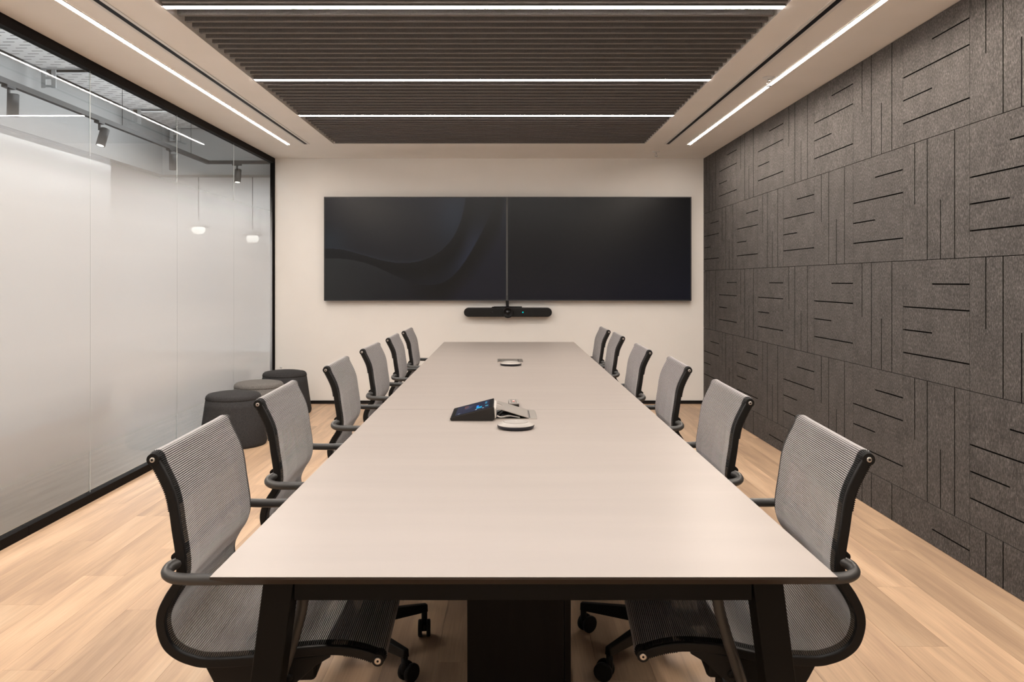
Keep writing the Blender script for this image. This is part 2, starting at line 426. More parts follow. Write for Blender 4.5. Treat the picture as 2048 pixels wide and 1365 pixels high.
# right wall with grooved felt tiles
wright = MB().box(XR + PTH, XR + 0.12, YF - 0.1, YB + 0.1, -0.012, H + 0.3).build('wall_right', 'feltgroove')
struct(wright, 'dark grey felt acoustic wall of grooved square tiles', 'wall')
T = 0.61
def tile_mesh(horizontal, v0, v1, u0=0.0, u1=1.0):
    """face towards -X; u runs from the far edge (+Y) to the near one, v upward; u, v in tile units"""
    gw = 0.0034 / T; ch = 0.0022 / T; HALF = 0.475
    def in_groove(a, b):            # a across the grooves (0..1), b along them
        for k, (lo, hi) in ((0.2, (0, 1)), (0.4, (0, HALF)), (0.6, (0, 1)), (0.8, (HALF, 1))):
            if abs(a - k) < gw and lo <= b <= hi: return True
        return False
    ca = sorted([0, 1] + [k + d for k in (0.2, 0.4, 0.6, 0.8) for d in (-gw, gw)])
    cb = [0, HALF, 1]
    if horizontal: us, vs = cb, ca
    else: us, vs = sorted(1 - a for a in ca), cb      # rotated: bottom edge -> near edge
    us = sorted(set([u0, u1] + [u for u in us if u0 < u < u1])); vs = sorted(set([v0, v1] + [v for v in vs if v0 < v < v1]))
    def deep(u, v):
        # horizontal: a = v, b = u.   vertical: grooves at u = .2 (from top), .4 full, .6 (from bottom), .8 full
        return in_groove(v, u) if horizontal else in_groove(1 - u, v)
    D = 0.0075
    mb = MB(); nu, nv = len(us) - 1, len(vs) - 1
    e = 0.0016 / T                   # open joint to the neighbour tile
    def Pp(u, v, d):
        uu = min(max(u, u0 + e), u1 - e); vv = min(max(v, v0 + e), v1 - e)
        return (d, -uu * T, vv * T)
    dep = [[D if deep((us[i]+us[i+1])/2, (vs[j]+vs[j+1])/2) else 0.0 for j in range(nv)] for i in range(nu)]
    for i in range(nu):
        for j in range(nv):
            d = dep[i][j]; a, b, c, f = us[i], us[i+1], vs[j], vs[j+1]
            mb.add([Pp(a,c,d), Pp(b,c,d), Pp(b,f,d), Pp(a,f,d)], [(0,1,2,3)], 1 if d else 0)
            if i + 1 < nu and dep[i+1][j] != d:
                d2 = dep[i+1][j]; mb.add([Pp(b,c,d), Pp(b,c,d2), Pp(b,f,d2), Pp(b,f,d)], [(0,1,2,3)], 1)
            if j + 1 < nv and dep[i][j+1] != d:
                d2 = dep[i][j+1]; mb.add([Pp(a,f,d), Pp(b,f,d), Pp(b,f,d2), Pp(a,f,d2)], [(0,1,2,3)], 1)
    # rim
    q = [Pp(u0,v0,0), Pp(u1,v0,0), Pp(u1,v1,0), Pp(u0,v1,0)]; r = [(PTH - 0.0005, p[1], p[2]) for p in q]
    mb.add(q + r, [(0,4,5,1), (1,5,6,2), (2,6,7,3), (3,7,4,0)], 0)
    return mb.mesh('felt_tile', ['felt', 'feltgroove'])
Z0 = 0.203
rows = [(Z0 - T, (T - Z0 + 0.0005) / T, 1.0)] + [(Z0 + k*T, 0.0, 1.0) for k in range(3)] + [(Z0 + 3*T, 0.0, (H - 0.001 - Z0 - 3*T) / T)]
cache = {}
for c in range(16):
    yf = YB - c * T
    u1 = 1.0 if yf - T > YF else (yf - YF) / T
    for r, (zb, v0, v1) in enumerate(rows):
        hz = (c + r) % 2 == 1          # near column at x=1806..1939 px, top row: horizontal grooves
        k = (hz, round(v0, 4), round(v1, 4), round(u1, 4))
        if k not in cache: cache[k] = tile_mesh(hz, v0, v1, 0.0, u1)
        link('felt_tile', cache[k], wright, (XR, yf, zb))

# ceiling with the baffle recess
cb = MB()
cb.box(XL - 0.02, RX0, YF - 0.05, YB + 0.02, H, H + 0.25)
cb.box(RX1, XR + 0.06, YF - 0.05, YB + 0.02, H, H + 0.25)
cb.box(RX0, RX1, RY1, YB + 0.02, H, H + 0.25)
cb.box(RX0, RX1, YF - 0.05, RY0, H, H + 0.25)
cb.box(RX0, RX1, RY0, RY1, H + 0.17, H + 0.25, 1)
ceil = cb.build('ceiling', ['ceil', 'recess']); struct(ceil, 'warm white ceiling around a recess of dark felt baffles', 'ceiling')
CROSS_Y = (3.81, 5.19, 6.31, 2.45, 1.10)
bafme = MB().box(RX0 + 0.026, RX1 - 0.010, -0.0125, 0.0125, 0.0, 0.13).mesh('baffle', 'baffle')
k = -60
while True:
    y = 3.939 + 0.0935 * k; k += 1
    if y < RY0 + 0.04: continue
    if y > RY1 - 0.012: break
    if any(abs(y - q) < 0.038 for q in CROSS_Y): continue
    link('baffle', bafme, ceil, (0, y, H + 0.001))
# linear lamps
def cross_lamp(y, label):
    e = empty('linear_light', (0, y, H))
    MB().box(RX0 + 0.01, RX1 - 0.004, -0.020, 0.020, -0.002, 0.09).build('housing', 'baffle', e)
    MB().box(RX0 + 0.012, RX1 - 0.006, -0.016, 0.016, -0.0035, -0.0021).build('diffuser', 'cross', e)
    tag(e, label, 'light', 'lamp lines across the baffle ceiling')
cross_lamp(CROSS_Y[0], 'white lamp line across the baffles, nearest one at the top edge')
cross_lamp(CROSS_Y[1], 'white lamp line across the baffles, middle one of three')
cross_lamp(CROSS_Y[2], 'thin white lamp line across the baffles, closest to the screens')
cross_lamp(CROSS_Y[3], 'white lamp line across the baffles above the near table end')
cross_lamp(CROSS_Y[4], 'white lamp line across the baffles just ahead of the camera')
def side_lamp(x, label):
    e = empty('linear_light', (x, 0, H))
    for s in (-1, 1):
        MB().box(min(s*0.0140, s*0.0165), max(s*0.0140, s*0.0165), YF + 0.6, 7.655, -0.0065, -0.0004).build('side_lip', 'flange', e)
    MB().box(-0.0138, 0.0138, YF + 0.605, 7.652, -0.0012, -0.0004).build('diffuser', 'side', e)
    tag(e, label, 'light', 'long ceiling lamp lines beside the walls')
side_lamp(-2.077, 'long bright ceiling lamp line running beside the glass wall')
side_lamp(1.765, 'long bright ceiling lamp line running beside the felt wall')
def slot(x, label):
    e = empty('slot_diffuser', (x, 0, H))
    for s in (-1, 1):
        MB().box(min(s*0.015, s*0.034), max(s*0.015, s*0.034), YF + 0.6, 7.63, -0.004, -0.0003).build('flange', 'flange', e)
    MB().box(-0.0148, 0.0148, YF + 0.6, 7.63, -0.0025, -0.0002).build('slot', 'slot', e)
    tag(e, label, 'air vent', 'slot air vents in the ceiling')
slot(-1.905, 'narrow black slot air vent in the ceiling on the glass side')
slot(1.557, 'narrow black slot air vent in the ceiling on the felt side')
def sprinkler(x, y, label):
    e = empty('sprinkler', (x, y, H))
    MB().lathe([(0.040, -0.0003), (0.040, -0.004), (0.028, -0.010), (0.014, -0.012)], 24).build('rosette', 'flange', e)
    MB().lathe([(0.007, -0.012), (0.007, -0.03), (0.004, -0.032)], 12).build('body', 'chrome', e)
    m = MB()
    for s in (-1, 1): m.tube([(s*0.006, 0, -0.028), (s*0.013, 0, -0.04), (s*0.004, 0, -0.054)], 0.002, 6)
    m.build('frame_arms', 'chrome', e)
    MB().lathe([(0.003, -0.052), (0.017, -0.056), (0.017, -0.058), (0.003, -0.059)], 16).build('deflector', 'chrome', e)
    tag(e, label, 'sprinkler', 'ceiling sprinklers')
sprinkler(1.70, 5.13, 'chrome ceiling sprinkler beside the lamp line on the felt side')
sprinkler(1.53, 8.06, 'small ceiling sprinkler close to the back wall')

# ------------------------------------------------------------------ glass wall on the left
wl = empty('wall_left', (XL, 0, 0)); struct(wl, 'glass partition with black rails and graded frosted film', 'wall')
MB().box(-0.035, 0.012, YF, YB, H - 0.056, H - 0.0005).build('top_rail', 'rail', wl)
RJ = 4.11
MB().box(-0.035, 0.014, YF, RJ - 0.0015, 0.0, 0.050).build('bottom_rail', 'rail', wl)
MB().box(-0.035, 0.014, RJ + 0.0015, YB, 0.0, 0.050).build('bottom_rail', 'rail', wl)
MB().box(-0.035, 0.012, YB - 0.022, YB - 0.0005, 0.0502, H - 0.0562).build('end_post', 'rail', wl)
JY = [4.766 + 1.262 * k for k in range(-4, 3)]
ys = [YF] + [y for y in JY if y > YF + 0.2] + [YB - 0.0225]
for a, b in zip(ys[:-1], ys[1:]):
    m = MB(); x0, x1 = -0.022, -0.010; a2 = a + 0.0018; b2 = b - 0.0018; z0, z1 = 0.0505, H - 0.0565
    m.box(x0, x1, a2, b2, z0, z1)
    m.m[3] = 1                      # the room-side face carries the film
    m.build('glass_pane', ['glass', 'film'], wl)
    if b < YB - 0.1:
        MB().box(-0.0135, -0.0100, b - 0.0016, b + 0.0016, 0.0505, H - 0.0565).build('glass_joint', 'joint', wl)

# ------------------------------------------------------------------ the space beyond the glass
XC = -4.24                       # face of the opposite wall
cf = MB().box(-10.5, XL - 0.042, YF - 0.1, 15.2, -0.12, -0.012).box(XL - 0.042, 2, YB + 0.13, 15.2, -0.12, -0.012).build('floor_corridor', 'cfloor'); struct(cf, 'wood floor of the corridor beyond the glass', 'floor')
cw = MB().box(XC - 0.1, XC, YF, 8.56, -0.012, 2.56).build('wall_corridor', 'cwall'); struct(cw, 'white wall across the corridor seen through the glass', 'wall')
t1 = MB().box(XC - 0.08, XC - 0.004, YF, 8.56, 2.5605, 2.628).build('trim_1', 'ctrim'); struct(t1, 'grey strip along the top of the corridor wall', 'trim')
bh = MB().box(XC - 0.25, XC, YF, 9.85, 2.629, 3.62).box(XC - 0.25, 1.0, 9.851, 10.1, 2.629, 3.62).build('wall_bulkhead', 'cgrey'); struct(bh, 'grey bulkhead above the corridor wall', 'wall')
cs = MB().box(-10.5, 2, YF - 0.1, 15.2, 3.63, 3.8).build('ceiling_corridor', 'cdark'); struct(cs, 'bare grey slab over the corridor', 'ceiling')
w1 = MB().box(-10.5, 2, 15.0, 15.2, -0.012, 3.63).build('wall_far', 'cwhite'); struct(w1, 'far white wall beyond the corridor', 'wall')
w2 = MB().box(-10.6, -10.5, YF, 15.2, -0.012, 3.63).build('wall_side', 'cwhite'); struct(w2, 'white side wall of the far space', 'wall')
w3 = MB().box(-10.5, XL - 0.05, YF - 0.1, YF - 0.001, -0.012, 3.63).build('wall_corridor_end', 'cwhite'); struct(w3, 'white wall closing the corridor behind the camera', 'wall')
w4 = MB().box(1.0, 1.1, YB + 0.14, 15.0, -0.012, 3.63).build('wall_far_end', 'cwhite'); struct(w4, 'white wall closing the far space', 'wall')
w5 = MB().box(XL - 0.02, XL + 0.03, YF, YB + 0.12, H + 0.31, 3.63).build('wall_upper', 'cgrey'); struct(w5, 'wall above the glass partition head', 'wall')
# perforated ceiling rafts
ends = [7.04, 8.69, 9.75]
starts = [4.6, 7.24, 8.88]
lab = ['pale perforated metal ceiling raft, nearest beyond the glass', 'pale perforated metal ceiling raft, second beyond the glass',
       'pale perforated metal ceiling raft, farthest beyond the glass']
for a, b, l in zip(starts, ends, lab):
    e = empty('ceiling_raft', (-3.35, (a+b)/2, 3.2))
    MB().box(-0.75, 0.75, -(b-a)/2, (b-a)/2, 0.0, 0.015).build('perforated_panel', 'perf', e)
    MB().box(-0.76, 0.76, (b-a)/2 + 0.0005, (b-a)/2 + 0.02, -0.01, 0.05).build('edge_channel', 'galv', e)
    br = MB()
    for s in (-1, 1):
        br.box(-0.70 + s*0.045 - 0.02, -0.70 + s*0.045 + 0.02, (b-a)/2 + 0.021, (b-a)/2 + 0.03, -0.17, 0.05)
    for zz in (-0.165, -0.09, 0.0): br.box(-0.70 - 0.05, -0.70 + 0.05, (b-a)/2 + 0.022, (b-a)/2 + 0.032, zz, zz + 0.02)
    br.build('hanger_bracket', 'galv', e)
    for sx in (-0.7, 0.7): MB().tube([(sx, 0, 0.0155), (sx, 0, 0.43)], 0.004, 6).build('suspension_rod', 'galv', e)
    tag(e, l, 'ceiling panel', 'perforated ceiling rafts over the corridor')
# black track with spots
TX, TY, TZ = -3.51, 9.40, 2.717
e = empty('lamp_track', (TX, 0, TZ))
MB().box(-0.020, 0.020, 0.5, TY + 0.02, -0.02, 0.02).build('rail', 'blackmatte', e)
MB().box(0.0205, 0.80, TY - 0.02, TY + 0.02, -0.02, 0.02).build('rail', 'blackmatte', e)
for yy in (2.2, 5.15, 7.3, 8.9):
    MB().tube([(0, yy, 0.0205), (0, yy, 3.629 - TZ)], 0.0025, 6).build('suspension_wire', 'blackmatte', e)
tag(e, 'black lamp track hanging in the corridor beyond the glass', 'lamp track')
def spot(x, y, yaw, tilt, label):
    e = empty('spotlight', (x, y, TZ - 0.0205), yaw)
    MB().box(-0.022, 0.022, -0.05, 0.05, -0.018, 0.0).build('adapter', 'blackmatte', e)
    MB().tube([(0, 0, -0.0185), (0, 0, -0.075)], 0.011, 10).build('stem', 'blackmatte', e)
    h = MB().lathe([(0.030, 0.075), (0.038, 0.07), (0.038, -0.085), (0.030, -0.085), (0.028, -0.07)], 20).build('head', 'blackmatte', e, (0.03, 0, -0.13))
    h.rotation_euler = (tilt, 0.15, 0)
    MB().lathe([(0.0295, -0.0845), (0.0001, -0.0845)], 20).build('lens', 'spotglow', h)
    tag(e, label, 'spotlight', 'black track spotlights')
def track_y(px): return 1592 * TX / (px - 1010)
spot(TX, 5.63, 0.0, 0.20, 'black track spotlight cut by the left picture edge')
spot(TX, track_y(199), 0.0, -0.25, 'black track spotlight just right of the first glass joint')
spot(TX, track_y(340), 0.0, 0.35, 'black track spotlight left of the second glass joint')
spot(1592 and (474 - 1010) * TY / 1592, TY, PI / 2, 0.0, 'black track spotlight on the short track by the corner')
def pendant(x, y, z, r, label):
    e = empty('pendant_lamp', (x, y, z))
    MB().lathe([(0.012, 0.165), (0.03, 0.16), (r*0.7, 0.12), (r, 0.08), (r, 0.072), (r*0.68, 0.11), (0.02, 0.145)], 28).build('shade', 'cgrey', e)
    MB().lathe([(0.0001, -0.03), (r*0.45, -0.015), (r*0.62, 0.03), (r*0.5, 0.075), (0.0001, 0.09)], 24).build('globe', 'lampglow', e)
    MB().tube([(0, 0, 0.1655), (0, 0, 3.629 - z)], 0.005, 6).build('cord', 'blackmatte', e)
    tag(e, label, 'pendant lamp', 'pendant lamps in the far space')
pendant(-613 * 11.5 / 1592, 11.5, CZ + 97 * 11.5 / 1592, 0.16, 'round glowing pendant lamp behind the milky glass, left of the two')
pendant(-505 * 11.7 / 1592, 11.7, CZ + 80 * 11.7 / 1592, 0.15, 'round glowing pendant lamp behind the milky glass, close to the corner post')

# ------------------------------------------------------------------ conference table
TCX = 0.037; TW = 1.233 / 2; TZT = 0.735
TY0, TY1 = 1.562, 7.57
tab = empty('conference_table', (TCX, 0, 0))
seams = [TY0, 3.60, 5.60, TY1]
def top_section(y0, y1, first, last):
    a = 0.042; hx = TW; zt, zm, zb = TZT, TZT - 0.005, TZT - 0.030
    gy = 0.0006
    ya = y0 if first else y0 + gy; yb = y1 if last else y1 - gy
    ia = a if first else 0; ib = a if last else 0
    t = [(-hx, ya, zt), (hx, ya, zt), (hx, yb, zt), (-hx, yb, zt)]
    q = [(p[0], p[1], zm) for p in t]
    b = [(-hx + a, ya + ia, zb), (hx - a, ya + ia, zb), (hx - a, yb - ib, zb), (-hx + a, yb - ib, zb)]
    m = MB(); m.add(t + q + b, [(0, 1, 2, 3)], 0)
    for i in range(4):
        j = (i + 1) % 4
        m.f.append([i, i+4, j+4, j]); m.m.append(1); m.sm.append(False)
        m.f.append([i+4, i+8, j+8, j+4]); m.m.append(1); m.sm.append(False)
    m.f.append([11, 10, 9, 8]); m.m.append(1); m.sm.append(False)
    return m.build('table_top', ['tabletop', 'tableedge'], tab)
for i in range(3): top_section(seams[i], seams[i+1], i == 0, i == 2)
FZ = TZT - 0.0305
for ly in (1.655, 3.30, 5.09, 7.42):
    for s in (-1, 1):
        m = MB(); hw = 0.031
        xt, xb = s * 0.500, s * 0.590
        m.hexa([(xb - hw, ly - 0.03, 0.0), (xb + hw, ly - 0.03, 0.0), (xb + hw, ly + 0.03, 0.0), (xb - hw, ly + 0.03, 0.0)],
               [(xt - hw, ly - 0.03, FZ), (xt + hw, ly - 0.03, FZ), (xt + hw, ly + 0.03, FZ), (xt - hw, ly + 0.03, FZ)])
        bev(m.build('leg', 'tableblack', tab), 0.003, 2)
    MB().box(-0.468, 0.468, ly - 0.025, ly + 0.025, FZ - 0.042, FZ).build('cross_beam', 'tableblack', tab)
for s in (-1, 1):
    for a, b in ((1.682, 3.273), (3.327, 5.063), (5.117, 7.393)):
        MB().box(s*0.33 - 0.02, s*0.33 + 0.02, a, b, FZ - 0.040, FZ).build('long_beam', 'tableblack', tab)
for py in (2.32, 6.35):
    m = MB(); m.box(-0.147, 0.135, py, py + 0.42, 0.0, FZ); m.build('cable_box', 'tablebox', tab)
    MB().box(0.1365, 0.155, py + 0.004, py + 0.42, 0.0, FZ).build('cable_box_door', 'tablebox', tab)
tag(tab, 'long warm grey meeting table on black slanted legs', 'table')

# ------------------------------------------------------------------ chairs
prof = [(-.235,.922),(-.199,.846),(-.185,.764),(-.175,.690),(-.180,.650),(-.200,.617),(-.216,.583),(-.219,.551),(-.208,.514),(-.186,.491),
        (-.154,.476),(-.113,.469),(-.012,.473),(.078,.489),(.161,.493),(.215,.486),(.259,.471)]
prof3 = catmull([(x, 0, z) for x, z in prof], 6)
def nrm(pts, i):
    a, b = pts[max(i-1, 0)], pts[min(i+1, len(pts)-1)]
    t = (b - a).normalized(); return Vector((-t.z, 0, t.x))
def resample(pts, step):
    L_ = [0.0]
    for a, b in zip(pts[:-1], pts[1:]): L_.append(L_[-1] + (b - a).length)
    n = int(round(L_[-1] / step)); out = []; j = 0
    for i in range(n + 1):
        d = L_[-1] * i / n
        while j < len(L_) - 2 and L_[j+1] < d: j += 1
        t = (d - L_[j]) / max(L_[j+1] - L_[j], 1e-9)
        out.append(pts[j].lerp(pts[j+1], t))
    return out
HWR = 0.248          # half distance between the side rails
def make_sling():
    R = 0.0155
    Tb, Fb = prof3[0], prof3[-1]
    path = []
    # flap behind the top bar
    n0 = nrm(prof3, 3)
    for i in range(9, 0, -1):
        path.append(prof3[i] - nrm(prof3, i) * 0.0165)
    a0 = math.atan2(-n0.z, -n0.x)
    a1 = math.atan2(n0.z, n0.x)
    if a0 < 0: a0 += 2 * PI
    for i in range(9):
        a = a0 + (a1 - a0) * i / 8
        path.append(Tb + Vector((math.cos(a), 0, math.sin(a))) * R)
    for i in range(2, len(prof3) - 1):
        path.append(prof3[i] + nrm(prof3, i) * 0.0125)
    nF = nrm(prof3, len(prof3) - 2); aF = math.atan2(nF.z, nF.x)
    for i in range(9):
        a = aF - PI * i / 8
        path.append(Fb + Vector((math.cos(a), 0, math.sin(a))) * R)
    for i in range(len(prof3) - 2, len(prof3) - 12, -1):
        path.append(prof3[i] - nrm(prof3, i) * 0.0165)
    path = resample(path, 0.00465)
    npth = len(path)
    ysam = [-HWR - 0.006, -HWR + 0.002, -HWR + 0.018, -0.16, 0.0, 0.16, HWR - 0.018, HWR - 0.002, HWR + 0.006]
    yoff = [-0.012, -0.002, 0.001, -0.004, -0.007, -0.004, 0.001, -0.002, -0.012]
    mb = MB(); W = len(ysam)
    def sg(i, y, o):            # the cloth sags between the rails, but not where it wraps the bars
        if abs(y) > HWR - 0.019: return o
        return o * min(1.0, max(0.0, (i - 42) / 25.0)) * min(1.0, max(0.0, (npth - 42 - i) / 25.0))
    # ground sheet
    vs = []; fs = []; sm = []
    for i, p in enumerate(path):
        n = nrm(path, i)
        for y, o in zip(ysam, yoff):
            q = p + n * (sg(i, y, o) - 0.0008); vs.append((q.x, y, q.z))
    for i in range(0, npth - 1):
        for k in range(W - 1):
            a = i*W + k; fs.append((a, a + 1, a + W + 1, a + W))
    mb.add(vs, fs, 2, True)
    for i in range(npth - 1):
        p, q = path[i], path[i+1]; t = (q - p); n = nrm(path, i)
        c = [(p + t * 0.17, 0.0), (p + t * 0.33, 0.0013), (p + t * 0.67, 0.0013), (p + t * 0.83, 0.0)]
        vs = []
        for b, h in c:
            for y, o in zip(ysam, yoff):
                v = b + n * (sg(i, y, o) + h); vs.append((v.x, y, v.z))
        for r in range(3):
            for k in range(W - 1):
                a = r*W + k
                mb.add([], [], 0)
        o0 = len(mb.v); mb.v += vs
        for r in range(3):
            for k in range(W - 1):
                a = o0 + r*W + k
                mb.f.append([a, a + 1, a + W + 1, a + W]); mb.m.append(1 if k in (0, 1, W-3, W-2) else 0); mb.sm.append(False)
    return mb.mesh('mesh_sling', ['rib', 'ribdark', 'sheet'])
def sweep_rect(pts, hw, ht, yc):
    m = MB(); n = len(pts); vs = []
    for i, p in enumerate(pts):
        nn = nrm(pts, i)
        for dy, dn in ((-hw, -ht), (hw, -ht), (hw, ht), (-hw, ht)):
            q = p + nn * dn; vs.append((q.x, yc + dy, q.z))
    fs = []
    for i in range(n - 1):
        for k in range(4):
            a = i*4 + k; b = i*4 + (k+1) % 4
            fs.append((a, b, b + 4, a + 4))
    m.add(vs, fs, 0, False)
    m.f.append([3, 2, 1, 0]); m.m.append(0); m.sm.append(False)
    e = (n-1)*4; m.f.append([e, e+1, e+2, e+3]); m.m.append(0); m.sm.append(False)
    return m
def make_chair():
    c = empty('office_chair')
    link('mesh_sling', make_sling(), c)
    # side rails
    for s in (-1, 1):
        bev(sweep_rect(prof3, 0.0075, 0.0105, s * (HWR + 0.0005)).build('side_rail', 'blackplastic', c), 0.003, 2, 0.8)
    for nm, p in (('top_bar', prof3[0]), ('front_bar', prof3[-1])):
        m = MB().lathe([(0.0135, -HWR - 0.010), (0.0135, HWR + 0.010)], 20, (p.x, 0, p.z), 0, 'y'); m.build(nm, 'blackplastic', c)
        for s in (-1, 1):
            b = MB()
            pr = [(0.0080, s*(HWR + 0.0102)), (0.0080, s*(HWR + 0.0128)), (0.0055, s*(HWR + 0.0135))]
            if s < 0: pr = pr[::-1]
            if nm == 'top_bar': pr = [(r_ * 0.72, h_) for r_, h_ in pr]
            b.lathe(pr, 16, (p.x, 0, p.z), 0, 'y')
            bo = b.build('bolt', 'steel', c)
            pr = [(0.0028, s*(HWR + 0.0136)), (0.0028, s*(HWR + 0.0139))]
            if s < 0: pr = pr[::-1]
            MB().lathe(pr, 8, (p.x, 0, p.z), 0, 'y').build('hex_socket', 'blackmatte', bo)
    MB().tube([(-0.192, -HWR + 0.008, 0.700), (-0.192, HWR - 0.008, 0.700)], 0.010, 12).build('back_crossbar', 'blackplastic', c)
    for s in (-1, 1):
        pts = catmull([(-.180, s*.246, .692), (-.195, s*.262, .687), (-.195, s*.281, .679), (-.172, s*.293, .673), (-.12, s*.296, .671),
                       (-.02, s*.297, .671), (.050, s*.297, .668), (.096, s*.297, .650), (.100, s*.295, .61), (.082, s*.292, .54), (.055, s*.284, .46), (.044, s*.272, .428), (.038, s*.235, .414)], 6)
        MB().tube(pts, 0.0125, 12).build('armrest', 'armplastic', c)
    # boat-shaped brackets under the seat rails
    poly_top = [(-.125, .458), (-.06, .4585), (0.0, .4615), (.06, .473), (.12, .480), (.152, .4805)]
    poly_bot = [(.152, .474), (.118, .455), (.085, .425), (.05, .400), (.01, .390), (-.04, .392), (-.085, .400), (-.097, .408), (-.108, .425)]
    for s in (-1, 1):
        poly = poly_top + poly_bot
        m = MB(); m.prism(poly, s*0.235 - 0.011, s*0.235 + 0.011); bev(m.build('seat_bracket', 'blackplastic', c), 0.003, 2, 0.8)
        MB().lathe([(0.0001, s*0.2465), (0.008, s*0.2465), (0.008, s*0.2485), (0.0001, s*0.2485)], 12, (0.062, 0, 0.432), 0, 'y').build('bracket_bolt', 'blackmatte', c)
    m = MB(); m.box(-.07, .06, -0.223, 0.223, .385, .415); m.box(-.085, .085, -0.075, 0.075, .335, .384)
    bev(m.build('tilt_mechanism', 'blackplastic', c), 0.012, 3)
    MB().tube([(0.0, -0.0755, .36), (0.0, -0.20, .355), (0.0, -0.235, .35)], [0.006, 0.006, 0.011], 8).build('tilt_lever', 'blackplastic', c)
    MB().lathe([(0.0001, 0.06), (0.027, 0.06), (0.027, 0.255), (0.0225, 0.26), (0.0145, 0.262), (0.0145, 0.334)], 20, mis=[0, 0, 0, 0, 1, 1]).build('gas_lift', ['blackplastic', 'chrome'], c)
    sb = MB().lathe([(0.028, 0.075), (0.046, 0.085), (0.046, 0.135), (0.036, 0.150), (0.028, 0.150)], 24).build('star_base', 'blackplastic', c)
    for k in range(5):
        a = 2*PI*k/5; R = Matrix.Rotation(a, 4, 'Z')
        lo = [(0.035, -0.022, 0.088), (0.035, 0.022, 0.088), (0.318, 0.013, 0.084), (0.318, -0.013, 0.084)]
        lo = [lo[0], lo[3], lo[2], lo[1]]
        hi = [(p[0], p[1]*0.8, z) for p, z in zip(lo, (0.143, 0.112, 0.112, 0.143))]
        m = MB(); m.hexa([R @ Vector(p) for p in lo], [R @ Vector(p) for p in hi])
        bev(m.build('leg', 'blackplastic', sb), 0.004, 2)
        cst = MB(); ca = a + 1.1 + 0.9*k
        C = R @ Vector((0.308, 0, 0)); d = Vector((math.cos(ca), math.sin(ca), 0)); nv = Vector((-d.y, d.x, 0))
        ctr = C - d * 0.018 + Vector((0, 0, 0.031))
        for s in (-1, 1):
            q = ctr + nv * s * 0.0085; q2 = ctr + nv * s * 0.023
            cst.tube([q, q + nv*s*0.002, q2 - nv*s*0.003, q2], [0.028, 0.031, 0.031, 0.027], 18)
        cst.tube([ctr - nv*0.0086, ctr + nv*0.0086], 0.012, 10)
        cst.tube([C + Vector((0, 0, 0.03)), C + Vector((0, 0, 0.0842))], 0.011, 10)
        cst.build('caster', 'blackmatte', sb)
    return c
proto = make_chair()
ordn = ['first', 'second', 'third', 'fourth', 'fifth', 'sixth']
left = [(921.2, 303.8, 2.0, 29.5), (810.0, 514.8, 2.0, 29.5), (741, 651, 1.0, 10), (704.8, 723.5, -1.0, 50), (681.8, 775, 0.5, 20), (667.2, 806.4, 0, 5)]
right = [(920.6, 1739.4, -4.0, 12), (807, 1501, -2.0, -26), (741.9, 1378.9, -2.0, 33), (706.9, 1300.3, -1.0, 0), (678.3, 1246.7, -1.0, 50), (665, 1218, 0, 20)]
first = True
for side, lst in ((1, left), (-1, right)):
    for i, (py, px, rot, spin) in enumerate(lst):
        Y = 1592 * (CZ - 0.922) / (py - 562); X = (px - 1010) * Y / 1592
        o = proto if first else copy_tree(proto); first = False
        rz = math.radians(rot) + (0 if side > 0 else PI)
        # the near end bolt of the top bar sits at (X, Y)
        loc = Vector((-0.235, -side * (HWR + 0.0135), 0)); loc.rotate(Matrix.Rotation(rz, 3, 'Z'))
        o.location = (X - loc.x, Y - loc.y, 0); o.rotation_euler = (0, 0, rz)
        for ch in o.children:
            if ch.name.split('.')[0] == 'star_base': ch.rotation_euler = (0, 0, math.radians(spin))
        where = 'glass wall side' if side > 0 else 'felt wall side'
        if i == 0: l = 'grey mesh office chair on the %s, nearest to the camera' % where
        elif i == 5: l = 'grey mesh office chair on the %s, farthest from the camera' % where
        else: l = '%s grey mesh office chair from the camera on the %s' % (ordn[i], where)
        tag(o, l, 'chair', 'mesh chairs along the table')

# ------------------------------------------------------------------ poufs
def pouf(x, y, mt, label):
    e = empty('pouf', (x, y, 0))
    b = MB().lathe([(0.235, 0.004), (0.252, 0.0), (0.258, 0.012), (0.262, 0.03), (0.240, 0.18), (0.222, 0.31), (0.2135, 0.368)], 48, mi=0)
    b.build('body', mt, e)
    MB().lathe([(0.2135, 0.3685), (0.216, 0.375), (0.210, 0.395), (0.196, 0.408), (0.15, 0.417), (0.08, 0.421), (0.0001, 0.422)], 48).build('seat_pad', mt, e)
    tag(e, label, 'pouf', 'round felt poufs by the glass wall')
pouf(-2.19, 6.42, 'pouf_dark', 'charcoal felt pouf nearest to the camera by the glass')
pouf(-2.20, 7.12, 'pouf_grey', 'lighter grey felt pouf between two charcoal ones')
pouf(-2.20, 7.95, 'pouf_dark', 'charcoal felt pouf in the corner by the back wall')

